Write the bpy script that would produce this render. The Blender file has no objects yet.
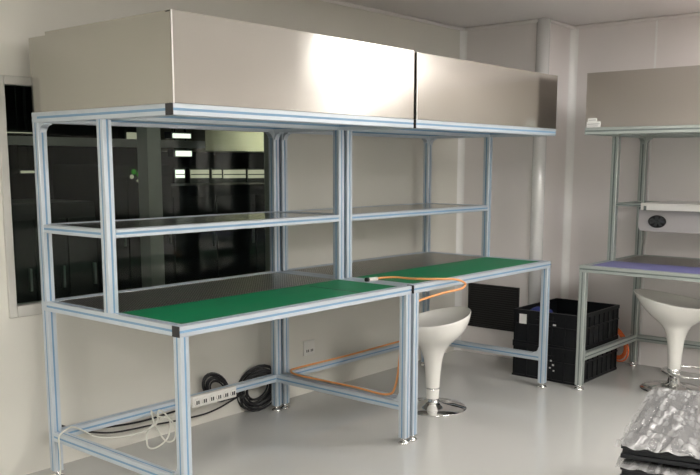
import bpy, bmesh, math, random
from mathutils import Vector, Matrix
random.seed(7)
C = bpy.context.scene.collection
R = math.radians

# ------------------------------------------------------------------ materials
def mat(name, col, rough=.5, metal=0., spec=None, emit=None, estr=0., alpha=None, trans=None, aniso=None):
    m = bpy.data.materials.new(name); m.use_nodes = True
    b = m.node_tree.nodes['Principled BSDF']
    b.inputs['Base Color'].default_value = (*col, 1)
    b.inputs['Roughness'].default_value = rough
    b.inputs['Metallic'].default_value = metal
    if spec is not None: b.inputs['Specular IOR Level'].default_value = spec
    if emit: b.inputs['Emission Color'].default_value = (*emit, 1); b.inputs['Emission Strength'].default_value = estr
    if alpha is not None: b.inputs['Alpha'].default_value = alpha
    if trans is not None: b.inputs['Transmission Weight'].default_value = trans
    if aniso is not None: b.inputs['Anisotropic'].default_value = aniso
    return m

def nodes(m): return m.node_tree.nodes, m.node_tree.links, m.node_tree.nodes['Principled BSDF']

def vary(m, scale=(3, 3, 3), amount=.08, detail=4, rough_amount=0., bump=0., coords='Object'):
    """soft noise variation of the base colour, roughness and a bump"""
    n, l, b = nodes(m)
    tc = n.new('ShaderNodeTexCoord'); mp = n.new('ShaderNodeMapping'); nz = n.new('ShaderNodeTexNoise')
    mp.inputs['Scale'].default_value = scale; nz.inputs['Scale'].default_value = 1; nz.inputs['Detail'].default_value = detail
    l.new(tc.outputs[coords], mp.inputs[0]); l.new(mp.outputs[0], nz.inputs['Vector'])
    col = b.inputs['Base Color'].default_value[:3]
    if amount:
        mx = n.new('ShaderNodeMix'); mx.data_type = 'RGBA'
        mx.inputs[6].default_value = (*[c * (1 - amount) for c in col], 1)
        mx.inputs[7].default_value = (*[min(1, c * (1 + amount)) for c in col], 1)
        l.new(nz.outputs['Fac'], mx.inputs[0]); l.new(mx.outputs[2], b.inputs['Base Color'])
    if rough_amount:
        r = b.inputs['Roughness'].default_value
        mr = n.new('ShaderNodeMapRange'); mr.inputs[3].default_value = max(0, r - rough_amount); mr.inputs[4].default_value = r + rough_amount
        l.new(nz.outputs['Fac'], mr.inputs[0]); l.new(mr.outputs[0], b.inputs['Roughness'])
    if bump:
        bp = n.new('ShaderNodeBump'); bp.inputs['Strength'].default_value = bump; bp.inputs['Distance'].default_value = .01
        l.new(nz.outputs['Fac'], bp.inputs['Height']); l.new(bp.outputs[0], b.inputs['Normal'])
    return m

M = {}
M['wall'] = vary(mat('painted_panel', (.70, .685, .625), .34), (.8, .8, .8), .03)
M['wall_right'] = vary(mat('painted_panel_pink_lit', (.80, .76, .75), .32), (.8, .8, .8), .03)  # same paint as the back wall, with its pinkish light put into the colour
M['ceiling'] = vary(mat('ceiling_panel', (.80, .77, .76), .5), (.6, .6, .6), .04)
M['cove'] = mat('white_cove', (.92, .91, .90), .25)
M['pipe'] = mat('aluminium_cove', (.86, .86, .86), .25, .15)
M['floor'] = vary(mat('epoxy_floor', (.50, .50, .48), .11, spec=.8), (1.3, 1.3, 1.3), .04, rough_amount=.04)
M['alu'] = vary(mat('anodised_aluminium', (.58, .64, .70), .36, .5), (9, 9, 9), .04)
M['alu_green'] = vary(mat('anodised_aluminium_greenish', (.44, .48, .46), .36, .55), (9, 9, 9), .04)
M['slot_blue'] = mat('blue_slot_cover', (.20, .36, .54), .5)
M['slot_grey'] = mat('dark_grey_slot', (.15, .18, .18), .55)  # dark grey for the right bench's slots and shelf clip
M['cap'] = mat('black_plastic', (.02, .02, .022), .45)
M['black_plastic'] = vary(mat('black_crate_plastic', (.007, .008, .010), .45, spec=.3), (20, 20, 20), .2)
M['mat_green'] = vary(mat('green_rubber_mat', (.004, .19, .076), .55, spec=.3), (4, 4, 4), .08, rough_amount=.05)
M['mat_blue'] = mat('blue_rubber_mat', (.13, .13, .32), .4)
M['chrome'] = mat('chrome', (.80, .80, .80), .07, 1.)
M['white_abs'] = mat('white_abs', (.80, .79, .75), .14)
M['white_plastic'] = mat('white_plastic', (.74, .73, .69), .35)
M['sticker'] = mat('paper_sticker', (.80, .80, .78), .6)
M['print'] = mat('printed_grey', (.25, .25, .27), .6)
M['black_rubber'] = mat('black_cable_sheath', (.012, .012, .014), .4)
M['white_rubber'] = mat('white_cable_sheath', (.62, .62, .56), .4)
M['orange'] = mat('orange_hose', (.80, .36, .13), .3)
M['orange_dark'] = mat('orange_hose_strong', (.75, .16, .04), .35)
M['blower'] = mat('blower_grey_paint', (.47, .45, .44), .45)
M['edge'] = mat('folded_edge_glint', (.85, .84, .82), .3, .6)  # brighter steel: the glint along the hood's corner fold is in this colour
M['blue_cloth'] = mat('blue_cloth', (.02, .03, .16), .7)
M['grille'] = mat('black_grille', (.012, .012, .012), .5)
M['window_frame'] = mat('window_frame_paint', (.55, .54, .50), .35)
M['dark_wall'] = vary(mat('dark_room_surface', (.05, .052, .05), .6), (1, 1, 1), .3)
M['dark_metal'] = mat('dark_machine_metal', (.05, .055, .055), .45, .3)
M['olive'] = mat('olive_ceiling_panel', (.55, .52, .38), .6)
M['column_paint'] = mat('grey_column_paint', (.60, .60, .56), .5)
M['lamp_white'] = mat('fluorescent_tube', (.9, .9, .9), .4, emit=(1, .97, .88), estr=1.5)
M['fill_lamp_bright'] = mat('bright_fill_tube', (.9, .9, .9), .4, emit=(1, .95, .8), estr=45)
M['fill_lamp_soft'] = mat('soft_fill_tube', (.9, .9, .9), .4, emit=(1, .97, .9), estr=14)
M['lamp_dim'] = mat('dim_lit_glass', (.5, .48, .4), .4, emit=(.9, .82, .62), estr=.42)
M['lamp_green'] = mat('green_indicator', (.05, .3, .03), .4, emit=(.18, .9, .10), estr=.16)
M['diffuser'] = mat('light_diffuser', (.9, .9, .9), .5, emit=(1, .965, .92), estr=27)
M['glow_black'] = mat('black_panel', (.01, .01, .01), .4)

def stainless(name, col, rough, aniso, axis):
    m = mat(name, col, rough, 1., aniso=aniso)
    n, l, b = nodes(m)
    tg = n.new('ShaderNodeCombineXYZ')
    for i in range(3): tg.inputs[i].default_value = axis[i]
    l.new(tg.outputs[0], b.inputs['Tangent'])
    tc = n.new('ShaderNodeTexCoord'); mp = n.new('ShaderNodeMapping'); nz = n.new('ShaderNodeTexNoise')
    mp.inputs['Scale'].default_value = (3, 3, 2.2); nz.inputs['Scale'].default_value = 1; nz.inputs['Detail'].default_value = 3
    l.new(tc.outputs['Object'], mp.inputs[0]); l.new(mp.outputs[0], nz.inputs['Vector'])
    mr = n.new('ShaderNodeMapRange'); mr.inputs[3].default_value = rough - .06; mr.inputs[4].default_value = rough + .07
    l.new(nz.outputs['Fac'], mr.inputs[0]); l.new(mr.outputs[0], b.inputs['Roughness'])
    bp = n.new('ShaderNodeBump'); bp.inputs['Strength'].default_value = .05; bp.inputs['Distance'].default_value = .02
    l.new(nz.outputs['Fac'], bp.inputs['Height']); l.new(bp.outputs[0], b.inputs['Normal'])
    return m
M['steel'] = stainless('brushed_stainless', (.50, .49, .455), .16, .9, (0, 0, 1))
M['steel_c'] = stainless('brushed_stainless_pinkish', (.50, .46, .44), .34, .5, (0, 0, 1))
M['steel_shelf'] = mat('stainless_shelf', (.55, .55, .54), .22, 1.)

def perforated():
    m = mat('perforated_stainless', (.42, .41, .38), .2, 1.)
    n, l, b = nodes(m)
    tc = n.new('ShaderNodeTexCoord'); sp = n.new('ShaderNodeSeparateXYZ'); l.new(tc.outputs['Object'], sp.inputs[0])
    def ma(op, a, bb=None, c=None):
        x = n.new('ShaderNodeMath'); x.operation = op
        for i, v in enumerate((a, bb, c)):
            if v is None: continue
            if isinstance(v, (int, float)): x.inputs[i].default_value = v
            else: l.new(v, x.inputs[i])
        return x.outputs[0]
    k = 1 / .015
    fx = ma('SUBTRACT', ma('FRACT', ma('MULTIPLY', sp.outputs[0], k)), .5)
    fy = ma('SUBTRACT', ma('FRACT', ma('MULTIPLY', sp.outputs[1], k)), .5)
    d = ma('SQRT', ma('ADD', ma('MULTIPLY', fx, fx), ma('MULTIPLY', fy, fy)))
    hole = ma('LESS_THAN', d, .31)
    mx = n.new('ShaderNodeMix'); mx.data_type = 'RGBA'
    mx.inputs[6].default_value = (.62, .60, .56, 1); mx.inputs[7].default_value = (.012, .012, .012, 1)
    l.new(hole, mx.inputs[0]); l.new(mx.outputs[2], b.inputs['Base Color'])
    mr = ma('MULTIPLY_ADD', hole, .3, .36); l.new(mr, b.inputs['Roughness'])
    return m
M['perforated'] = perforated()

def glass():
    m = bpy.data.materials.new('window_glass'); m.use_nodes = True
    n = m.node_tree.nodes; l = m.node_tree.links; n.clear()
    o = n.new('ShaderNodeOutputMaterial'); t = n.new('ShaderNodeBsdfTransparent'); g = n.new('ShaderNodeBsdfGlossy'); mx = n.new('ShaderNodeMixShader')
    f = n.new('ShaderNodeFresnel'); f.inputs[0].default_value = 1.22
    t.inputs[0].default_value = (.80, .86, .82, 1); g.inputs['Roughness'].default_value = .02
    l.new(f.outputs[0], mx.inputs[0]); l.new(t.outputs[0], mx.inputs[1]); l.new(g.outputs[0], mx.inputs[2]); l.new(mx.outputs[0], o.inputs[0])
    return m
M['glass'] = glass()

def film():
    m = bpy.data.materials.new('clear_plastic_film'); m.use_nodes = True
    n = m.node_tree.nodes; l = m.node_tree.links; n.clear()
    o = n.new('ShaderNodeOutputMaterial'); t = n.new('ShaderNodeBsdfTransparent'); p = n.new('ShaderNodeBsdfPrincipled'); mx = n.new('ShaderNodeMixShader')
    p.inputs['Base Color'].default_value = (.42, .42, .42, 1); p.inputs['Roughness'].default_value = .12; p.inputs['Specular IOR Level'].default_value = 1.
    tc = n.new('ShaderNodeTexCoord'); mp = n.new('ShaderNodeMapping'); mp.inputs['Scale'].default_value = (3, 22, 30); mp.inputs['Rotation'].default_value = (0, 0, R(8))
    nz = n.new('ShaderNodeTexNoise'); nz.inputs['Scale'].default_value = 1; nz.inputs['Detail'].default_value = 4; nz.inputs['Distortion'].default_value = 1.6
    l.new(tc.outputs['Object'], mp.inputs[0]); l.new(mp.outputs[0], nz.inputs['Vector'])
    bp = n.new('ShaderNodeBump'); bp.inputs['Strength'].default_value = .7; bp.inputs['Distance'].default_value = .025
    l.new(nz.outputs['Fac'], bp.inputs['Height']); l.new(bp.outputs[0], p.inputs['Normal'])
    mr = n.new('ShaderNodeMapRange'); mr.inputs[1].default_value = .38; mr.inputs[2].default_value = .62; mr.inputs[3].default_value = .42; mr.inputs[4].default_value = .85
    l.new(nz.outputs['Fac'], mr.inputs[0]); l.new(mr.outputs[0], mx.inputs[0])
    l.new(t.outputs[0], mx.inputs[1]); l.new(p.outputs[0], mx.inputs[2]); l.new(mx.outputs[0], o.inputs[0])
    return m
M['film'] = film()

# ------------------------------------------------------------------ helpers
def tag(o, label=None, cat=None, group=None, kind=None):
    if label: o['label'] = label
    if cat: o['category'] = cat
    if group: o['group'] = group
    if kind: o['kind'] = kind
    return o

def empty(name, loc, rz=0., **k):
    o = bpy.data.objects.new(name, None); C.objects.link(o); o.empty_display_size = .1
    o.location = loc; o.rotation_euler = (0, 0, rz); return tag(o, **k)

class MB:
    def __init__(s): s.bm = bmesh.new()
    def box(s, a, b, mi=0):
        x0, y0, z0 = a; x1, y1, z1 = b
        v = [s.bm.verts.new(p) for p in ((x0, y0, z0), (x1, y0, z0), (x1, y1, z0), (x0, y1, z0), (x0, y0, z1), (x1, y0, z1), (x1, y1, z1), (x0, y1, z1))]
        for f in ((3, 2, 1, 0), (4, 5, 6, 7), (0, 1, 5, 4), (1, 2, 6, 5), (2, 3, 7, 6), (3, 0, 4, 7)):
            s.bm.faces.new([v[i] for i in f]).material_index = mi
        return s
    def sweep_section(s, sec, fn0, fn1, mats=None):
        """sec: closed 2d list; fn(u,v) -> 3d at either end"""
        a = [s.bm.verts.new(fn0(*p)) for p in sec]; b = [s.bm.verts.new(fn1(*p)) for p in sec]; n = len(sec)
        for i in range(n):
            f = s.bm.faces.new((a[i], a[(i + 1) % n], b[(i + 1) % n], b[i]))
            if mats: f.material_index = mats[i]
        s.bm.faces.new(a); s.bm.faces.new(b[::-1]); return s
    def lathe(s, prof, c=(0, 0, 0), n=32, mi=0, sx=1., sy=1.):
        rings = []
        for r, z in prof:
            if r < 1e-6: rings.append([s.bm.verts.new((c[0], c[1], c[2] + z))])
            else: rings.append([s.bm.verts.new((c[0] + sx * r * math.cos(2 * math.pi * i / n), c[1] + sy * r * math.sin(2 * math.pi * i / n), c[2] + z)) for i in range(n)])
        for p, q in zip(rings, rings[1:]):
            for i in range(n):
                j = (i + 1) % n
                if len(p) == 1 and len(q) == 1: continue
                if len(p) == 1: f = s.bm.faces.new((p[0], q[j], q[i]))
                elif len(q) == 1: f = s.bm.faces.new((p[i], p[j], q[0]))
                else: f = s.bm.faces.new((p[i], p[j], q[j], q[i]))
                f.material_index = mi; f.smooth = True
        return s
    def tube(s, pts, r, n=8, mi=0, closed=False):
        pts = [Vector(p) for p in pts]; rings = []
        up = None
        for i, p in enumerate(pts):
            a = pts[i - 1] if (i > 0 or closed) else p
            b = pts[(i + 1) % len(pts)] if (i < len(pts) - 1 or closed) else p
            t = (b - a).normalized()
            if up is None: up = t.orthogonal().normalized()
            up = (up - t * up.dot(t)); up = up.normalized() if up.length > 1e-6 else t.orthogonal().normalized()
            w = t.cross(up)
            rings.append([s.bm.verts.new(p + r * (math.cos(2 * math.pi * k / n) * up + math.sin(2 * math.pi * k / n) * w)) for k in range(n)])
        m = len(rings)
        for i in range(m if closed else m - 1):
            p, q = rings[i], rings[(i + 1) % m]
            for k in range(n):
                f = s.bm.faces.new((p[k], p[(k + 1) % n], q[(k + 1) % n], q[k])); f.smooth = True; f.material_index = mi
        if not closed: s.bm.faces.new(rings[0][::-1]); s.bm.faces.new(rings[-1])
        return s
    def build(s, name, m, parent=None, bevel=0., segs=2, recalc=True, **k):
        if recalc: bmesh.ops.recalc_face_normals(s.bm, faces=s.bm.faces)
        me = bpy.data.meshes.new(name); s.bm.to_mesh(me); s.bm.free()
        for x in (m if isinstance(m, (list, tuple)) else [m]): me.materials.append(x)
        o = bpy.data.objects.new(name, me); C.objects.link(o)
        if parent: o.parent = parent
        if bevel:
            md = o.modifiers.new('bevel', 'BEVEL'); md.width = bevel; md.segments = segs; md.limit_method = 'ANGLE'; md.angle_limit = R(40)
        return tag(o, **k)

def smooth(pts, n=10):
    """Catmull-Rom through the points"""
    P = [Vector(p) for p in pts]; P = [2 * P[0] - P[1]] + P + [2 * P[-1] - P[-2]]; out = []
    for i in range(1, len(P) - 2):
        for k in range(n):
            t = k / n
            out.append(.5 * ((2 * P[i]) + (P[i + 1] - P[i - 1]) * t + (2 * P[i - 1] - 5 * P[i] + 4 * P[i + 1] - P[i + 2]) * t * t + (3 * P[i] - P[i - 1] - 3 * P[i + 1] + P[i + 2]) * t ** 3))
    out.append(P[-2]); return out

def section(h, sw=.0045, d=.0015, c=.0022):
    """slotted square profile of half width h; side index 1 faces are the slot"""
    pts = []; ms = []
    side = [(-h + c, -h, 0), (-sw, -h, 0), (-sw, -h + d, 1), (sw, -h + d, 0), (sw, -h, 0), (h - c, -h, 0)]
    for q in range(4):
        ca, sa = [(1, 0), (0, 1), (-1, 0), (0, -1)][q]
        for (x, y, m) in side:
            pts.append((x * ca - y * sa, x * sa + y * ca)); ms.append(m)
    return pts, ms

def rail(name, a, b, mats, parent, w=.04, slot=.0045):
    """slotted aluminium bar from min corner a to max corner b, along its longest axis"""
    a = Vector(a); b = Vector(b); d = b - a; ax = max(range(3), key=lambda i: d[i])
    o = [i for i in range(3) if i != ax]; mid = (a + b) / 2
    hu, hv = d[o[0]] / 2, d[o[1]] / 2; h = min(hu, hv)
    sec, ms = section(h, min(slot, h * .5))
    sec = [(u * hu / h, v * hv / h) for u, v in sec]
    def at(end):
        def f(u, v):
            p = [0, 0, 0]; p[ax] = end[ax]; p[o[0]] = mid[o[0]] + u; p[o[1]] = mid[o[1]] + v; return p
        return f
    mb = MB(); mb.sweep_section(sec, at(a), at(b), ms)
    return mb.build(name, mats, parent)

def bracket(c, du, dv, th, t_axis, m, parent, size=.038):
    """small corner bracket with a curved inner edge: corner c, legs along du and dv"""
    c = Vector(c); du = Vector(du); dv = Vector(dv); ta = Vector(t_axis)
    pts = [(0, 0), (size, 0), (size, .006)]
    for k in range(1, 8):
        a = math.pi / 2 * k / 8
        pts.append((size - (size - .006) * math.sin(a), size - (size - .006) * math.cos(a)))
    pts += [(.006, size), (0, size)]
    mb = MB()
    mb.sweep_section(pts, lambda u, v: c + du * u + dv * v - ta * th / 2, lambda u, v: c + du * u + dv * v + ta * th / 2)
    return mb.build('corner_bracket', m, parent)

def foot(x, y, parent):
    mb = MB(); mb.lathe([(0, 0), (.026, 0), (.028, .005), (.024, .012), (.011, .016), (.011, .020), (.016, .021), (.016, .028), (.008, .029), (.008, .034), (0, .034)], (x, y, 0), 20)
    return mb.build('foot', M['chrome'], parent)

# ------------------------------------------------------------------ the setting
W, X1, YJ, X2, ZC = 1.0, 3.28, .385, 3.68, 2.235
XL, YB = -4.2, -6.2
WX0, WX1, WZ0, WZ1 = -.09, 1.475, .685, 1.668
mb = MB()
mb.box((XL, W, 0), (WX0, W + .06, ZC)); mb.box((WX1, W, 0), (X1 + .06, W + .06, ZC))
mb.box((WX0, W, 0), (WX1, W + .06, WZ0)); mb.box((WX0, W, WZ1), (WX1, W + .06, ZC))
mb.build('wall_back', M['wall'], kind='structure')
MB().box((X1, YJ, 0), (X1 + .06, W, ZC)).box((X1 + .06, YJ, 0), (X2, YJ + .06, ZC)).build('wall_corner', M['wall_right'], kind='structure')
MB().box((X2, YB, 0), (X2 + .06, YJ + .06, ZC)).build('wall_right', M['wall_right'], kind='structure')
MB().box((XL - .06, YB, 0), (XL, W + .06, ZC)).build('wall_left', M['wall'], kind='structure')
MB().box((XL - .06, YB - .06, 0), (X2 + .06, YB, ZC)).build('wall_front', M['wall'], kind='structure')
MB().box((XL - .06, YB - .06, -.06), (X2 + .06, W + .06, 0)).build('floor', M['floor'], kind='structure')
MB().box((XL - .06, YB - .06, ZC), (X2 + .06, W + .06, ZC + .06)).build('ceiling', M['ceiling'], kind='structure')

def cove(name, cx, cy, sx, sy, r, m, z0=0., z1=ZC):
    """inner-corner quarter cove"""
    pts = [(0, 0), (r, 0)] + [(r - r * math.sin(math.pi / 2 * k / 8), r - r * math.cos(math.pi / 2 * k / 8)) for k in range(1, 8)] + [(0, r)]
    MB().sweep_section(pts, lambda u, v: (cx + sx * u, cy + sy * v, z0), lambda u, v: (cx + sx * u, cy + sy * v, z1)).build(name, m, kind='structure')
cove('trim_1', X1, W, -1, -1, .036, M['cove'])
cove('trim_2', X2, YJ, -1, -1, .042, M['cove'])
mb = MB(); mb.lathe([(0, 0), (.043, 0), (.043, ZC), (0, ZC)], (X1 + .016, YJ + .016, 0), 28); mb.build('trim_3', M['pipe'], kind='structure')
# ceiling coves and panel joints
MB().box((XL, W - .022, ZC - .022), (X1, W, ZC)).box((X1 - .022, YJ, ZC - .022), (X1, W - .022, ZC)).box((X1, YJ - .022, ZC - .022), (X2, YJ, ZC)).box((X2 - .022, YB, ZC - .022), (X2, YJ - .022, ZC)).build('trim_4', M['ceiling'], kind='structure', bevel=.015, segs=3)
MB().box((X2 - .003, -.190, 0), (X2, -.178, ZC)).build('trim_5', M['cove'], kind='structure')
MB().box((-1.0, W - .002, 0), (-.992, W, ZC)).build('trim_6', M['cove'], kind='structure')

# window in the back wall
wn = empty('window_1', ((WX0 + WX1) / 2, W, WZ0), kind='structure')
def rel(mb, root):
    bmesh.ops.translate(mb.bm, verts=mb.bm.verts, vec=-Vector(root.location)); return mb
f = .034
mb = MB(); mb.box((WX0, W - .012, WZ0), (WX0 + f, W + .06, WZ1)); mb.box((WX1 - f, W - .012, WZ0), (WX1, W + .06, WZ1))
mb.box((WX0 + f, W - .012, WZ0), (WX1 - f, W + .06, WZ0 + f + .014)); mb.box((WX0 + f, W - .012, WZ1 - f), (WX1 - f, W + .06, WZ1))
rel(mb, wn).build('window_frame', M['window_frame'], wn, bevel=.004)
rel(MB().box((WX0 + f, W + .018, WZ0 + f + .014), (WX1 - f, W + .024, WZ1 - f)), wn).build('pane', M['glass'], wn)

# the unlit room beyond the window
Y0, Y9 = W + .07, 6.2
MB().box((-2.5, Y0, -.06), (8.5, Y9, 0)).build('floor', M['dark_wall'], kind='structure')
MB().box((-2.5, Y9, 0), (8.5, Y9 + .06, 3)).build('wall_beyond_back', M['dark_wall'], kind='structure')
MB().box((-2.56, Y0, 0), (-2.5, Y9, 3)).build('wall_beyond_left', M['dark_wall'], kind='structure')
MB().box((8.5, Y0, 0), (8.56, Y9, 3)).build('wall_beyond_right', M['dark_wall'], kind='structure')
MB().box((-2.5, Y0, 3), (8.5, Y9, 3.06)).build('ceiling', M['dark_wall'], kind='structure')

CAM = Vector((-1.8624, -2.3497, 1.3157)); YAW, PIT, ROL, F, PPY = R(-49.7339), R(8.6225), R(.0638), 863.63, 58.10
def at(u, v, Y):
    """world point on the plane y = Y seen at pixel (u, v); only used to read positions off the photograph"""
    fw = Vector((-math.sin(YAW) * math.cos(PIT), math.cos(YAW) * math.cos(PIT), -math.sin(PIT))); rt = Vector((math.cos(YAW), math.sin(YAW), 0)); up = rt.cross(fw)
    d = fw * F + rt * (u - 350) - up * (v - 237.5 - PPY); return CAM + d * ((Y - CAM.y) / d.y)

t_ = empty('strip_lamp', (1.2, 1.75, 2.6), label='added fill lamp hung high beyond the glass, unseen above the window', cat='lamp')  # unseen lamp added to brighten the column and cabinets
MB().box((-.6, -.04, 0), (.6, .04, .02)).build('diffuser', M['fill_lamp_soft'], t_)
MB().box((-.62, -.05, .02), (.62, .05, .06)).build('housing', M['dark_metal'], t_)
for s in (-.4, .4): MB().tube([(s, 0, .06), (s, 0, .40)], .006).build('hanger', M['dark_metal'], t_)
# column and beam beyond the glass
p0, p1 = at(147.5, 160, 2.2), at(161, 160, 2.2)
MB().box((p0.x, 2.2, 0), (p1.x, 2.2 + (p1.x - p0.x), 3)).build('trim_7', M['column_paint'], kind='structure')
p0, p1 = at(30, 138, 3.4), at(205, 147, 3.4)
MB().box((-1.0, 3.4, at(120, 147, 3.4).z), (p1.x, 3.55, at(120, 139, 3.4).z)).build('trim_8', M['column_paint'], kind='structure')
p0, p1, p2 = at(205, 134, 4.6), at(272, 134, 4.6), at(230, 151, 4.6)
MB().box((p0.x, 4.6, p2.z), (p1.x + .5, 5.6, p0.z + .3)).build('trim_9', M['olive'], kind='structure')

def hung_lamp(u0, v0, u1, v1, Y, m, label, name='strip_lamp', cat='lamp', group=None):
    a, b = at(u0, v0, Y), at(u1, v1, Y); x0, x1, z1, z0 = a.x, b.x, a.z, b.z
    t = empty(name, ((x0 + x1) / 2, Y, z0), label=label, cat=cat, group=group)
    w, h = (x1 - x0) / 2, z1 - z0
    MB().box((-w - .02, .0, -.0), (w + .02, .09, h + .01)).build('housing', M['dark_metal'], t)
    MB().box((-w, -.012, .004), (w, -.001, h - .004)).build('diffuser', m, t, bevel=.003)
    for s in (-.7, .7): MB().tube([(s * w, .04, h), (s * w, .04, 3 - z0)], .006).build('hanger', M['dark_metal'], t)
    return t
L_ = [
 (172, 133, 190, 139, 4.2, 'lamp_white', 'bright white lamp beyond the glass, upper of the two right of the grey column'),
 (175, 150.5, 191, 157, 4.35, 'lamp_white', 'bright white lamp beyond the glass, lower of the two right of the grey column'),
 (126, 132, 141.5, 140.5, 3.9, 'lamp_dim', 'beige glowing lamp box beyond the glass left of the grey column'),
 (2, 131.5, 33, 134.5, 3.0, 'lamp_dim', 'long thin pale lamp seen through the left end of the window'),
 (20, 170.5, 34, 174, 3.6, 'lamp_dim', 'short pale lamp low in the left end of the window')]
for (u0, v0, u1, v1, Y, m, lab) in L_: hung_lamp(u0, v0, u1, v1, Y, M[m], lab)
row = [(175, 184, 'lamp_white', 'first, shortest lit pane in the low row beyond the glass'), (190, 208.5, 'lamp_dim', 'beige lit pane, second from left in the low row beyond the glass'),
       (211.5, 221, 'lamp_dim', 'short lit pane, third from left in the low row beyond the glass'), (223, 245, 'lamp_dim', 'long beige lit pane, fourth from left in the low row beyond the glass'),
       (247.5, 267, 'lamp_dim', 'rightmost lit pane in the low row beyond the glass, beside the aluminium post')]
for (u0, u1, m, lab) in row:
    a, b = at(u0, 170, 5.2), at(u1, 178, 5.2)
    t = empty('lit_pane', ((a.x + b.x) / 2, 5.2, b.z), label=lab, cat='lit pane', group='lit panes in a row beyond the window')
    w, h = (b.x - a.x) / 2, a.z - b.z
    MB().box((-w - .01, 0, -b.z), (w + .01, .04, h + .02)).build('partition', M['dark_metal'], t)
    MB().box((-w, -.012, 0), (w, -.001, h)).box((-w, -.016, h * .38), (w, -.011, h * .5), 1).build('pane', [M[m], M['dark_metal']], t)
def cabinet(u0, u1, v1, Y, label, d=.7, lit=None):
    a, b = at(u0, v1, Y), at(u1, v1, Y); h = max(a.z, b.z); w = (b.x - a.x) / 2
    t = empty('equipment_cabinet', ((a.x + b.x) / 2, Y + d / 2, 0), label=label, cat='machine')
    MB().box((-w, -d / 2, .08), (w, d / 2, h)).build('body', M['dark_metal'], t, bevel=.01)
    MB().box((-w + .05, -d / 2 + .05, 0), (w - .05, d / 2 - .05, .08)).build('plinth', M['cap'], t)
    n = 3
    for k in range(n):
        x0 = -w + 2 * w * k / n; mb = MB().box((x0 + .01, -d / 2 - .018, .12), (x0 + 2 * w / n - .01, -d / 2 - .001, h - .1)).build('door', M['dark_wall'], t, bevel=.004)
        MB().box((x0 + 2 * w / n - .05, -d / 2 - .04, h * .5), (x0 + 2 * w / n - .035, -d / 2 - .018, h * .5 + .14)).build('handle', M['alu_green'], mb)
    if lit:
        for (u, v, s) in lit:
            p = at(u, v, Y); o = MB().lathe([(0, 0), (s, 0), (s, .006), (0, .006)], (0, 0, 0), 12).build('indicator_light', M['lamp_green'] if s > .02 else M['lamp_dim'], t)
            o.rotation_euler = (R(90), 0, 0); o.location = (p.x - t.location.x, -d / 2 - .02, p.z)
q_ = at(300, 140, 4.1)
t_ = empty('strip_lamp', (q_.x, 4.1, q_.z), label='added bare fill lamp beyond the glass, unseen behind the wall right of the window', cat='lamp')  # unseen lamp added only to light the olive panel
MB().box((-.3, 0, 0), (.3, .02, .05)).build('diffuser', M['fill_lamp_bright'], t_)
MB().box((-.32, -.05, -.01), (.32, 0, .06)).build('housing', M['dark_metal'], t_)
for s in (-.2, .2): MB().tube([(s, -.02, .05), (s, -.02, 3 - q_.z)], .006).build('hanger', M['dark_metal'], t_)
cabinet(-5, 95, 205, 2.6, 'dark machine cabinet seen low through the left half of the window')
cabinet(100, 170, 165, 3.6, 'dark cabinet with green glowing lights beyond the glass', lit=[(132, 172, .022), (137, 174.5, .021), (130, 177, .018), (139.5, 170, .014), (141, 176, .016), (136, 181, .012)])
cabinet(171, 290, 186, 3.8, 'low dark machine cabinet beyond the right half of the window')

# louvred grille in the corner wall
gr = empty('return_air_grille', (X1, .705, .19), label='black louvred air grille set low in the corner wall behind the crates', cat='grille')
MB().box((-.012, -.20, 0), (0, .20, .012)).box((-.012, -.20, .293), (0, .20, .305)).box((-.012, -.20, .012), (0, -.188, .293)).box((-.012, .188, .012), (0, .20, .293)).build('grille_frame', M['grille'], gr)
mb = MB()
for k in range(18):
    z = .016 + k * .0155; mb.box((-.010, -.188, z), (-.002, .188, z + .006))
mb.build('louvre', M['grille'], gr)
MB().box((-.002, -.188, .012), (-.0005, .188, .293)).build('backing', M['glow_black'], gr)

# wall socket
so = empty('wall_socket', (1.717, W, .225), label='white double wall socket low on the back wall below the workbenches', cat='socket')
MB().box((-.045, -.012, 0), (.045, 0, .09)).build('plate', M['white_plastic'], so, bevel=.004)
MB().box((-.026, -.0135, .02), (-.020, -.012, .035)).box((-.012, -.0135, .02), (-.006, -.012, .035)).box((.01, -.0135, .02), (.016, -.012, .035)).box((.022, -.0135, .02), (.028, -.012, .035)).build('slot', M['cap'], so)

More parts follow.
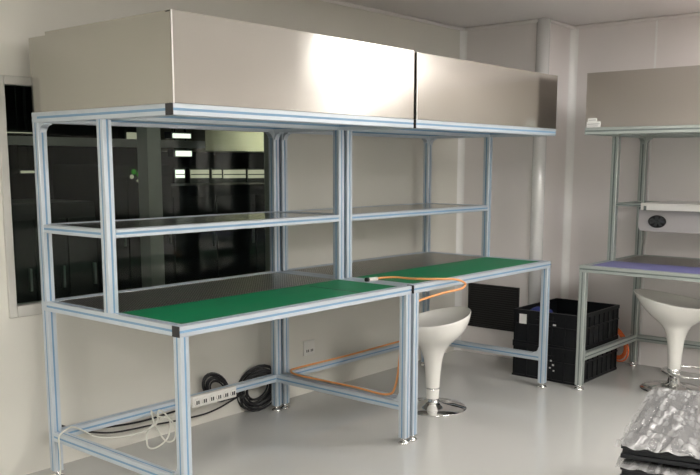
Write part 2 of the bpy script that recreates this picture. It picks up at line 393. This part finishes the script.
# ------------------------------------------------------------------ workbenches
def workbench(root, L, D, dm, Hw, Ht, Hs, Hh, mats, steel, matm, zl=.205, kind='main', seam=False, caps=True):
    w = .04; t = root; P = lambda n, a, b, **k: rail(n, a, b, mats, t, **k)
    am = mats[0]
    # worktop frame, legs, lower rails
    P('rail', (0, 0, Hw - w), (L, w, Hw)); P('rail', (0, D - w, Hw - w), (L, D, Hw))
    for x in (0, L - w):
        P('rail', (x, w, Hw - w), (x + w, D - w, Hw))
        P('post', (x, 0, .031), (x + w, w, Hw - w)); foot(x + w / 2, w / 2, t)
        P('post', (x, D - w, .031), (x + w, D, Hw - w)); foot(x + w / 2, D - w / 2, t)
        P('post', (x, D - w, Hw), (x + w, D, Ht - w))
        P('post', (x, dm, Hw), (x + w, dm + w, Ht - w))
        P('rail', (x, w, zl - w), (x + w, D - w, zl))
        # hood frame sides
        P('rail', (x, w, Ht - w), (x + w, D - w, Ht))
        xi = x + w / 2
        bracket((xi, w, zl), (0, 1, 0), (0, 0, 1), .03, (1, 0, 0), am, t)
        bracket((xi, D - w, Ht - w), (0, -1, 0), (0, 0, -1), .03, (1, 0, 0), am, t)
    P('rail', (w, D - w, zl - w), (L - w, D, zl))
    P('rail', (0, 0, Ht - w), (L, w, Ht)); P('rail', (0, D - w, Ht - w), (L, D, Ht))
    P('rail', (w, dm, Ht - w), (L - w, dm + w, Ht))
    for (x, s) in ((w, 1), (L - w, -1)):
        bracket((x, D - w / 2, Ht - w), (s, 0, 0), (0, 0, -1), .03, (0, 1, 0), am, t, .028)
    if caps:
        for z in (Hw - w, Ht - w):
            for y0 in (0,):
                for x in (-.004, L):
                    MB().box((x, y0 + .0005, z + .0005), (x + .004, y0 + w - .0005, z + w - .0005)).build('end_cap', M['cap'], t, bevel=.001)
    # worktop: board, mat at the front, perforated sheet at the back
    MB().box((w, w, Hw - .026), (L - w, D - w, Hw - .008)).build('worktop_board', M['steel_shelf'], t)
    MB().box((w + .0005, w + .0005, Hw - .008), (L - w - .0005, dm + .002, Hw - .003)).build('worktop_mat', matm, t)
    MB().box((w + .0005, dm + .002, Hw - .008), (L - w - .0005, D - w - .0005, Hw - .004)).build('perforated_panel', M['perforated'], t)
    if seam:
        MB().box((1.046, w + .01, Hw - .003), (1.052, .36, Hw - .0018)).build('mat_seam', M['cap'], t)
    # shelf
    if kind == 'main':
        P('rail', (w, dm, Hs - .034), (L - w, dm + .034, Hs))
        P('rail', (w, D - .034, Hs - .034), (L - w, D, Hs))
        for x in (0, L - w): P('rail', (x + .003, dm + w, Hs - .034), (x + w - .003, D - w, Hs))
        MB().box((w, dm + .034, Hs - .008), (L - w, D - .034, Hs - .003)).build('shelf_plate', M['steel_shelf'], t)
    else:
        for x in (0, L - w): P('rail', (x + .01, dm + w, Hs - .022), (x + w - .01, D - w, Hs), slot=.003)
        P('rail', (w, dm + .008, Hs - .018), (L - w, dm + .028, Hs), slot=.003)
        P('rail', (w, D - .028, Hs - .018), (L - w, D - .008, Hs), slot=.003)
        MB().box((.20, dm - .012, Hs), (L - .1, D - .01, Hs + .006)).box((.20, dm - .012, Hs - .034), (L - .1, dm - .004, Hs)).build('shelf_plate', M['white_plastic'], t, bevel=.002)
        MB().box((.22, dm - .016, Hs - .036), (.235, dm - .012, Hs - .01)).build('clip', M['slot_grey'], t)
    # hood in sheet steel
    th = .003; e = .0
    MB().box((e, -.0005, Ht), (L - e, th, Ht + Hh)).build('hood_front_panel', steel, t, bevel=.0012)
    if kind == 'main': MB().box((e - .0008, -.0022, Ht), (e + .0045, -.0006, Ht + Hh)).build('hood_fold_glint', M['edge'], t, label='folded edge with its glint painted in')
    MB().box((e, th, Ht + Hh - .006), (L - e, .028, Ht + Hh - .003)).build('hood_top_flange', steel, t)
    sd = D * .858
    for x in (e, L - e - th):
        MB().box((x, th, Ht), (x + th, sd, Ht + Hh)).build('hood_side_panel', steel, t, bevel=.001)
        MB().box((x + .004 * (1 if x < .1 else -1), sd, Ht), (x + .004 * (1 if x < .1 else -1) + th, D, Ht + Hh - .012)).build('hood_corner_strip', steel, t, bevel=.001)
    MB().box((.012, D - th, Ht), (L - .012, D, Ht + Hh - .012)).build('hood_back_panel', steel, t)
    MB().box((.008, th, Ht + Hh - .03), (L - .008, D - th, Ht + Hh - .027)).build('hood_top_panel', steel, t)
    MB().box((w, w, Ht - .012), (L - w, dm, Ht - .008)).box((w, dm + w, Ht - .012), (L - w, D - w, Ht - .008)).build('hood_filter_panel', M['steel_shelf'], t)

LA, DA, DM, G = 1.3545, .896, .412, .0215
A_ = [M['alu'], M['slot_blue']]; Cm = [M['alu_green'], M['slot_grey']]
GRP = 'aluminium profile workbenches with stainless hoods'
b1 = empty('workbench', (0, 0, 0), label='nearest workbench, blue-striped aluminium frame, green mat and stainless hood, left end to the window', cat='workbench', group=GRP)
workbench(b1, LA, DA, DM, .76, 1.519, 1.075, .301, A_, M['steel'], M['mat_green'], seam=True)
b2 = empty('workbench', (LA + G, 0, 0), label='middle workbench with green mat and orange hose, bolted to the right of the nearest one', cat='workbench', group=GRP)
workbench(b2, LA, DA, DM, .76, 1.519, 1.073, .296, A_, M['steel'], M['mat_green'])
YC = -.150
b3 = empty('workbench', (2.79, YC, 0), R(-90), label='workbench at right against the side wall with bluish mat and white stool under it', cat='workbench', group=GRP)
workbench(b3, 1.35, .84, .372, .741, 1.524, 1.088, .300, Cm, M['steel_c'], M['mat_blue'], zl=.215, kind='side', caps=False)
mb = MB().box((.010, -.0022, 1.524), (.092, -.0008, 1.556)).box((.016, -.0022, 1.556), (.070, -.0008, 1.574)).box((.014, -.0028, 1.541), (.088, -.0021, 1.544), 1).box((.02, -.0028, 1.563), (.064, -.0021, 1.566), 1).box((.014, -.0028, 1.531), (.075, -.0021, 1.533), 1)
mb.build('label_sticker', [M['sticker'], M['print']], b3, label='small white printed sticker')

# ------------------------------------------------------------------ bar stools
def stool(root, rot, ring=False, zr=.575, tilt=.03, wide=0.):
    t = root
    MB().lathe([(0, 0), (.183, 0), (.187, .004), (.183, .008), (.12, .016), (.06, .028), (.036, .045), (.030, .075), (0, .075)], n=48).build('base', M['chrome'], t)
    MB().lathe([(0, .07), (.022, .07), (.022, .10), (.036, .102), (.038, .112), (.036, .128), (.030, .132), (0, .132)], n=32).build('collar', M['chrome'], t)
    # seat and trumpet column in one white shell; the rim rises towards the back
    prof = [(.034, .125), (.037, .18), (.040, .25), (.045, .31), (.051, .35), (.062, .385), (.080, .425), (.120, .455), (.162, .492), (.190, .540), (.200, .580), (.198, .586), (.192, .584), (.182, .560), (.158, .532), (.11, .512), (.05, .505), (0, .503)]
    bm = bmesh.new(); n = 56; rings = []
    for r, z in prof:
        ring_ = []
        for i in range(n):
            a = 2 * math.pi * i / n; c = math.cos(a)
            k = max(0., (z - .38) / .2); k2 = min(1.2, k) ** 1.6
            outer = max(0, (r - .05) / .15)
            dz = k2 * outer * (tilt * c - .022 * (1 - c * c) * .5)
            dx = k2 * .016
            rx = r * (1 + wide * k2 * outer); ry = r * (1 + (wide - .06) * k2 * outer)
            ring_.append(bm.verts.new((rx * c + dx, ry * math.sin(a), z + dz + (zr - .575))) if r > 1e-6 else None)
        if r < 1e-6: ring_ = [bm.verts.new((.008, 0, z + zr - .575))]
        rings.append(ring_)
    for p, q in zip(rings, rings[1:]):
        for i in range(n):
            j = (i + 1) % n
            fc = bm.faces.new((p[i], p[j], q[0])) if len(q) == 1 else bm.faces.new((p[i], p[j], q[j], q[i]))
            fc.smooth = True
    m = MB(); m.bm.free(); m.bm = bm
    s = m.build('seat', M['white_abs'], t); s.rotation_euler = (0, 0, rot)
    md = s.modifiers.new('sub', 'SUBSURF'); md.levels = 1; md.render_levels = 1
    if ring:
        pts = []
        for i in range(40):
            a = 2 * math.pi * i / 40
            pts.append((.165 * math.cos(a) * 1.0 - .10, .15 * math.sin(a), .115))
        rg = MB().tube(pts, .0075, 10, closed=True).build('footrest', M['chrome'], t)
        rg.rotation_euler = (0, 0, rot)
SG = 'white swivel stools'
s1 = empty('bar_stool', (1.932, .272, 0), label='white swivel stool on chrome disc base under the middle workbench', cat='stool', group=SG)
stool(s1, R(-28), zr=.500, tilt=.034, wide=-.05)
s2 = empty('bar_stool', (3.175, -.592, 0), label='white swivel stool with chrome footrest ring under the right-hand workbench', cat='stool', group=SG)
stool(s2, R(104), ring=True, zr=.538, tilt=.034, wide=.17)

# ------------------------------------------------------------------ black crates
def crate(root, w, d, h, open_top=True):
    t = root; th = .006
    mb = MB()
    mb.box((0, 0, 0), (w, d, th)); mb.box((0, 0, th), (w, th, h)); mb.box((0, d - th, th), (w, d, h)); mb.box((0, th, th), (th, d - th, h)); mb.box((w - th, th, th), (w, d - th, h))
    for z0, z1 in ((h - .022, h), (h * .56, h * .56 + .008), (.0, .014)):
        mb.box((-.008, -.008, z0), (w + .008, 0, z1)); mb.box((-.008, d, z0), (w + .008, d + .008, z1)); mb.box((-.008, 0, z0), (0, d, z1)); mb.box((w, 0, z0), (w + .008, d, z1))
    n = 8
    for k in range(n + 1):
        x = (w - .010) * k / n
        mb.box((x, -.007, .014), (x + .010, 0, h - .022)); mb.box((x, d, .014), (x + .010, d + .007, h - .022))
    n = 5
    for k in range(n + 1):
        y = (d - .010) * k / n
        mb.box((-.007, y, .014), (0, y + .010, h - .022)); mb.box((w, y, .014), (w + .007, y + .010, h - .022))
    mb.build('body', M['black_plastic'], t)
    MB().box((-.012, d * .34, h - .065), (-.007, d * .66, h - .05)).build('handle', M['black_plastic'], t)
CX, CY = 2.885, -.118; cw, cd, ch = .56, .43, .212
c1 = empty('plastic_crate', (CX, CY, 0), label='lower black ribbed plastic crate standing on the floor between two workbenches', cat='crate', group='stacked black crates')
crate(c1, cw, cd, ch)
c2 = empty('plastic_crate', (CX, CY, ch + .001), label='upper open black plastic crate with a pale sticker on its side, stacked on another', cat='crate', group='stacked black crates')
crate(c2, cw, cd, ch)
MB().box((-.0095, .345, .125), (-.0075, .395, .185)).build('sticker', M['sticker'], c2, label='pale paper sticker')
MB().box((-.0095, .145, .135), (-.0075, .165, .145)).build('sticker', M['sticker'], c2, label='tiny white mark')
mb = MB()
for (y, z, s) in ((.17, .13, .010), (.155, .105, .011), (.175, .085, .009), (.15, .07, .009)): mb.box((-.0095, y - s * .6, z - s * .5), (-.0075, y + s * .6, z + s * .5))
mb.build('logo', M['sticker'], c1, label='small white printed marks')
# something blue lying in the upper crate
bm = bmesh.new(); bmesh.ops.create_icosphere(bm, subdivisions=3, radius=1)
for v in bm.verts:
    n = Vector(v.co); k = 1 + .13 * math.sin(5 * n.x + 2 * n.y) * math.cos(4 * n.y + 3 * n.z); v.co = Vector((n.x * .085, n.y * .10, n.z * .10)) * k
for f_ in bm.faces: f_.smooth = True
m = MB(); m.bm.free(); m.bm = bm
o = m.build('cloth_bundle', M['blue_cloth'], label='dark blue cloth bundle in the open upper crate', cat='cloth'); o.location = (CX + .10, CY + .31, ch + .009 + .115)

# ------------------------------------------------------------------ cables, hoses, power strip
def coil(name, c, rad, nrm, loops, r, m, label, cat, jit=.012, squash=1., group=None):
    nrm = Vector(nrm).normalized(); u = nrm.orthogonal().normalized(); v = nrm.cross(u)
    if abs(v.z) < abs(u.z): u, v = v, u
    pts = []; N = 22
    for i in range(loops * N):
        a = 2 * math.pi * i / N; lp = i // N; rr = rad * (1 - .085 * (lp % 5)) + jit * .5 * math.sin(1.7 * i / N + lp)
        off = jit * math.sin(2.3 * lp + .7 * i / N)
        pts.append(Vector((0, 0, 0)) + u * rr * math.cos(a) + v * rr * squash * math.sin(a) + nrm * off)
    mb = MB().tube(pts, r, 8); o = mb.build(name, m, label=label, cat=cat, group=group); o.location = c; return o
coil('cable_coil', (.975, .945, .185), .10, (.1, 1, .25), 9, .0045, M['black_rubber'], 'black cable coil leaning behind the white power strip', 'cable', .022, .55)
coil('cable_coil', (1.272, .952, .125), .12, (.35, 1, .1), 13, .005, M['black_rubber'], 'large black cable coil beside the back leg of the nearest workbench', 'cable', .026, .85)
coil('hose_coil', (3.50, -.075, .165), .135, (1, -.3, 0), 4, .006, M['orange_dark'], 'orange air hose coil beside the black crates, by the right workbench', 'hose', .012, .7)


ps = empty('power_strip', (.862, .840, .155), label='white six-outlet power strip tied to the back rail of the nearest workbench', cat='power strip')
MB().box((-.14, -.014, 0), (.14, .014, .056)).build('body', M['white_plastic'], ps, bevel=.004)
for k in range(6):
    x = -.115 + k * .046
    OUT = MB().lathe([(0, 0), (.018, 0), (.018, .004), (.015, .0045), (0, .0045)], n=16).build('outlet', M['white_abs'], ps)
    o = OUT; o.rotation_euler = (R(90), 0, 0); o.location = (x, -.0142, .026)
    MB().box((x - .009, -.0205, .016), (x - .003, -.0187, .034)).box((x + .003, -.0205, .016), (x + .009, -.0187, .034)).build('slot', M['cap'], ps)
MB().tube(smooth([(.722, .832, .18), (.66, .83, .16), (.58, .82, .15), (.50, .815, .17), (.465, .81, .20), (.48, .80, .13), (.53, .80, .05), (.58, .80, .04), (.59, .80, .10), (.54, .805, .16), (.45, .81, .12), (.43, .80, .05), (.47, .795, .03), (.54, .795, .06), (.56, .80, .14), (.50, .80, .20), (.48, .803, .135), (.34, .80, .12), (.20, .82, .14), (.12, .835, .19), (.07, .82, .218), (.03, .80, .222), (-.008, .80, .20), (-.014, .79, .13), (-.03, .77, .05), (-.08, .73, .008), (-.16, .65, .006), (-.3, .50, .006), (-.55, .40, .006)], 8), .004).build('power_cable', M['white_rubber'], label='white power cable looping from the power strip past the left back leg to the floor', cat='cable')
MB().tube(smooth([(1.17, .93, .20), (1.08, .925, .12), (.9, .925, .13), (.7, .925, .13), (.5, .925, .125), (.32, .925, .14), (.15, .93, .17), (.08, .93, .20)], 8), .005).build('power_cable', M['black_rubber'], label='upper black cable strung along the back wall under the nearest workbench', cat='cable')
MB().tube(smooth([(1.17, .95, .12), (.95, .95, .07), (.75, .95, .07), (.55, .95, .085), (.35, .95, .10), (.2, .955, .14)], 8), .0045).build('power_cable', M['black_rubber'], label='lower black cable sagging along the back wall under the nearest workbench', cat='cable')

ho = empty('air_hose', (1.36, .24, .76), label='pale orange air hose on the green mat, looping over the edge and down the legs', cat='hose')
ht = [(1.40, .248, .766), (1.46, .256, .765), (1.52, .215, .765), (1.525, .13, .765), (1.545, .06, .767), (1.59, 0, .768), (1.65, -.035, .764), (1.71, -.05, .748), (1.735, -.05, .728), (1.70, -.045, .712), (1.60, -.03, .705), (1.50, -.015, .695), (1.42, .02, .672), (1.365, .06, .62), (1.36, .065, .45), (1.35, .085, .27), (1.345, .14, .218), (1.362, .35, .215), (1.358, .6, .215), (1.366, .76, .213), (1.40, .83, .216), (1.48, .845, .218), (1.9, .85, .214), (2.4, .865, .214), (2.62, .86, .214)]
MB().tube([p - Vector((1.36, .24, .76)) for p in smooth(ht, 10)], .0055, 10).build('tube', M['orange'], ho)
MB().tube([(-.02, .008, .008), (.045, .008, .0065)], .0095, 12).build('connector', M['white_plastic'], ho, label='white connector')
MB().tube([(-.036, .008, .009), (-.02, .008, .008)], .011, 12).build('nozzle', M['cap'], ho, label='black nozzle')

# ------------------------------------------------------------------ blower under the right shelf
bl = empty('air_blower', (3.215, -.315, .925), label='pale air blower with a round black fan vent hung below the right shelf', cat='blower')
pts = []
H_, Wd = .128, .52; rr = .03
outline = [(0, H_), (0, rr)] + [(rr - rr * math.cos(math.pi / 2 * k / 6), rr - rr * math.sin(math.pi / 2 * k / 6)) for k in range(1, 6)] + [(rr, 0), (Wd - rr, 0)] + [(Wd - rr + rr * math.sin(math.pi / 2 * k / 6), rr - rr * math.cos(math.pi / 2 * k / 6)) for k in range(1, 6)] + [(Wd, rr), (Wd, H_)]
MB().sweep_section(outline, lambda u, v: (0, -u, v), lambda u, v: (.16, -u, v)).build('housing', M['blower'], bl, bevel=.003)
mb = MB(); mb.lathe([(0, 0), (.052, 0), (.055, .004), (.052, .008), (.046, .008), (.046, .003), (0, .003)], n=32)
o = mb.build('fan_vent', M['grille'], bl); o.rotation_euler = (0, R(-90), 0); o.location = (-.0005, -.115, .060); o.scale = (.68, 1, 1)
mb = MB()
for k in range(7):
    a = 2 * math.pi * k / 7; c, s = math.cos(a), math.sin(a); q = Vector((-s, c, 0))
    mb.sweep_section([(-.004, 0), (.010, .002), (.010, .0035), (-.004, .0015)], lambda u, v, c=c, s=s, q=q: Vector((c * .012, s * .012, .003 + v)) + q * u, lambda u, v, c=c, s=s, q=q: Vector((c * .044, s * .044, .003 + v)) + q * u * 1.6)
mb.lathe([(0, .003), (.013, .003), (.013, .008), (0, .008)], n=16)
o = mb.build('fan_blades', M['dark_metal'], bl); o.rotation_euler = (0, R(-90), 0); o.location = (-.0005, -.115, .060); o.scale = (.68, 1, 1)

# ------------------------------------------------------------------ wrapped sheets
ang = math.atan2(.225, .974)
base = Vector((.690, -1.300, 0)); LP, WP, TH = .80, .60, .062
LABS = ['topmost black sheet pack under crinkled clear film, right foreground', 'second black film-wrapped sheet pack from the top of the foreground pile', 'third black film-wrapped sheet pack from the top of the foreground pile']
NP = 7
for k in range(NP):
    top = NP - 1 - k; r = .012 * math.sin(k * 2.1)
    lab = LABS[top] if top < 3 else 'black film-wrapped sheet pack lower in the foreground pile'
    t = empty('wrapped_sheet_pack', base + Vector((r, r * .5, k * TH * 1.065 )), ang + R(-180 + 180) + .01 * math.sin(k * 3.3), label=lab, cat='wrapped sheets', group='black sheet packs piled in the foreground' if top < 3 else 'lower black sheet packs hidden in the pile')
    # local: +x away from the camera, -y to the right
    mb = MB()
    for q in range(3): mb.box((.006 + .004 * (q % 2), -WP + .01, .002 + q * .0155), (LP - .01, -.006 - .005 * (q % 2), .0165 + q * .0155))
    mb.build('sheets', M['black_plastic'], t, bevel=.002)
    bm = bmesh.new(); nx, ny = 46, 70; V = {}
    rs = random.Random(k)
    ph = [rs.uniform(0, 6) for _ in range(6)]
    for i in range(nx + 1):
        for j in range(ny + 1):
            u, v = i / nx, j / ny
            x = -.012 + (LP + .014) * u; y = .010 - (WP + .02) * v
            ed = min(u, 1 - u, v, 1 - v)
            z = .0505 + (.004 + (.006 if top == 0 else 0)) * abs(math.sin(5 * u + 19 * v + ph[0]) * math.sin(37 * v - 6 * u + ph[1])) + (.003 if top == 0 else .0005) * math.sin(60 * u + 35 * v + ph[2])
            if ed < .02: z = .0495 - (.007 if top else .009) * abs(math.sin(26 * u + 31 * v + ph[3]))
            elif ed < .05: z = min(z, .054)
            V[i, j] = bm.verts.new((x + .004 * math.sin(25 * v + ph[3]), y + .004 * math.sin(31 * u + ph[4]), z))
    for i in range(nx):
        for j in range(ny):
            fc = bm.faces.new((V[i, j], V[i + 1, j], V[i + 1, j + 1], V[i, j + 1])); fc.smooth = top == 0
    # ragged fold hanging down on the near and left edges
    m = MB(); m.bm.free(); m.bm = bm
    m.build('plastic_film', M['film'], t)

# ------------------------------------------------------------------ ceiling lights
def ceiling_light(x, y, sx, sy, label, m=None):
    t = empty('ceiling_light', (x, y, ZC - .03), label=label, cat='ceiling light', group='flat ceiling light panels')
    MB().box((-sx / 2 - .02, -sy / 2 - .02, 0), (-sx / 2, sy / 2 + .02, .03)).box((sx / 2, -sy / 2 - .02, 0), (sx / 2 + .02, sy / 2 + .02, .03)).box((-sx / 2, -sy / 2 - .02, 0), (sx / 2, -sy / 2, .03)).box((-sx / 2, sy / 2, 0), (sx / 2, sy / 2 + .02, .03)).build('frame', M['cove'], t)
    MB().box((-sx / 2, -sy / 2, .004), (sx / 2, sy / 2, .010)).build('diffuser', m or M['diffuser'], t)
ceiling_light(2.40, -1.16, .40, .50, 'added ceiling light panel outside the view nearest the hoods')  # added panel, unseen, brightens the right side of the room
ceiling_light(3.33, -1.98, .60, .62, 'ceiling light panel outside the view beside the right wall')
ceiling_light(-.6, -3.0, .6, 1.2, 'added ceiling light panel outside the view in front of the workbenches')  # this and the panels below are added, unseen, for even room light
ceiling_light(-2.9, -.9, .6, 1.2, 'added ceiling light panel outside the view to the left of the workbenches')
ceiling_light(1.25, -3.3, .6, 1.2, 'added ceiling light panel outside the view between camera and right wall')
ceiling_light(.9, -5.2, .6, 1.2, 'added ceiling light panel outside the view at the front of the room')

# ------------------------------------------------------------------ camera, world, view
cam = bpy.data.cameras.new('camera'); co = bpy.data.objects.new('camera', cam); C.objects.link(co)
cam.sensor_width = 36; cam.sensor_fit = 'HORIZONTAL'; cam.lens = 36 * F / 700; cam.shift_y = PPY / 700; cam.clip_start = .05
fw = Vector((-math.sin(YAW) * math.cos(PIT), math.cos(YAW) * math.cos(PIT), -math.sin(PIT))); rt = Vector((math.cos(YAW), math.sin(YAW), 0)); up = rt.cross(fw)
r2 = math.cos(ROL) * rt + math.sin(ROL) * up; u2 = -math.sin(ROL) * rt + math.cos(ROL) * up
co.matrix_world = Matrix(((r2.x, u2.x, -fw.x, CAM.x), (r2.y, u2.y, -fw.y, CAM.y), (r2.z, u2.z, -fw.z, CAM.z), (0, 0, 0, 1)))
sc = bpy.context.scene; sc.camera = co
wd = bpy.data.worlds.new('world'); sc.world = wd; wd.use_nodes = True
wd.node_tree.nodes['Background'].inputs[0].default_value = (.02, .02, .02, 1); wd.node_tree.nodes['Background'].inputs[1].default_value = .2
sc.view_settings.view_transform = 'Standard'; sc.view_settings.look = 'None'; sc.view_settings.gamma = 1; sc.view_settings.use_curve_mapping = False
sc.view_settings.exposure = 0.12
sc.cycles.max_bounces = 10; sc.cycles.transparent_max_bounces = 24; sc.cycles.use_denoising = True
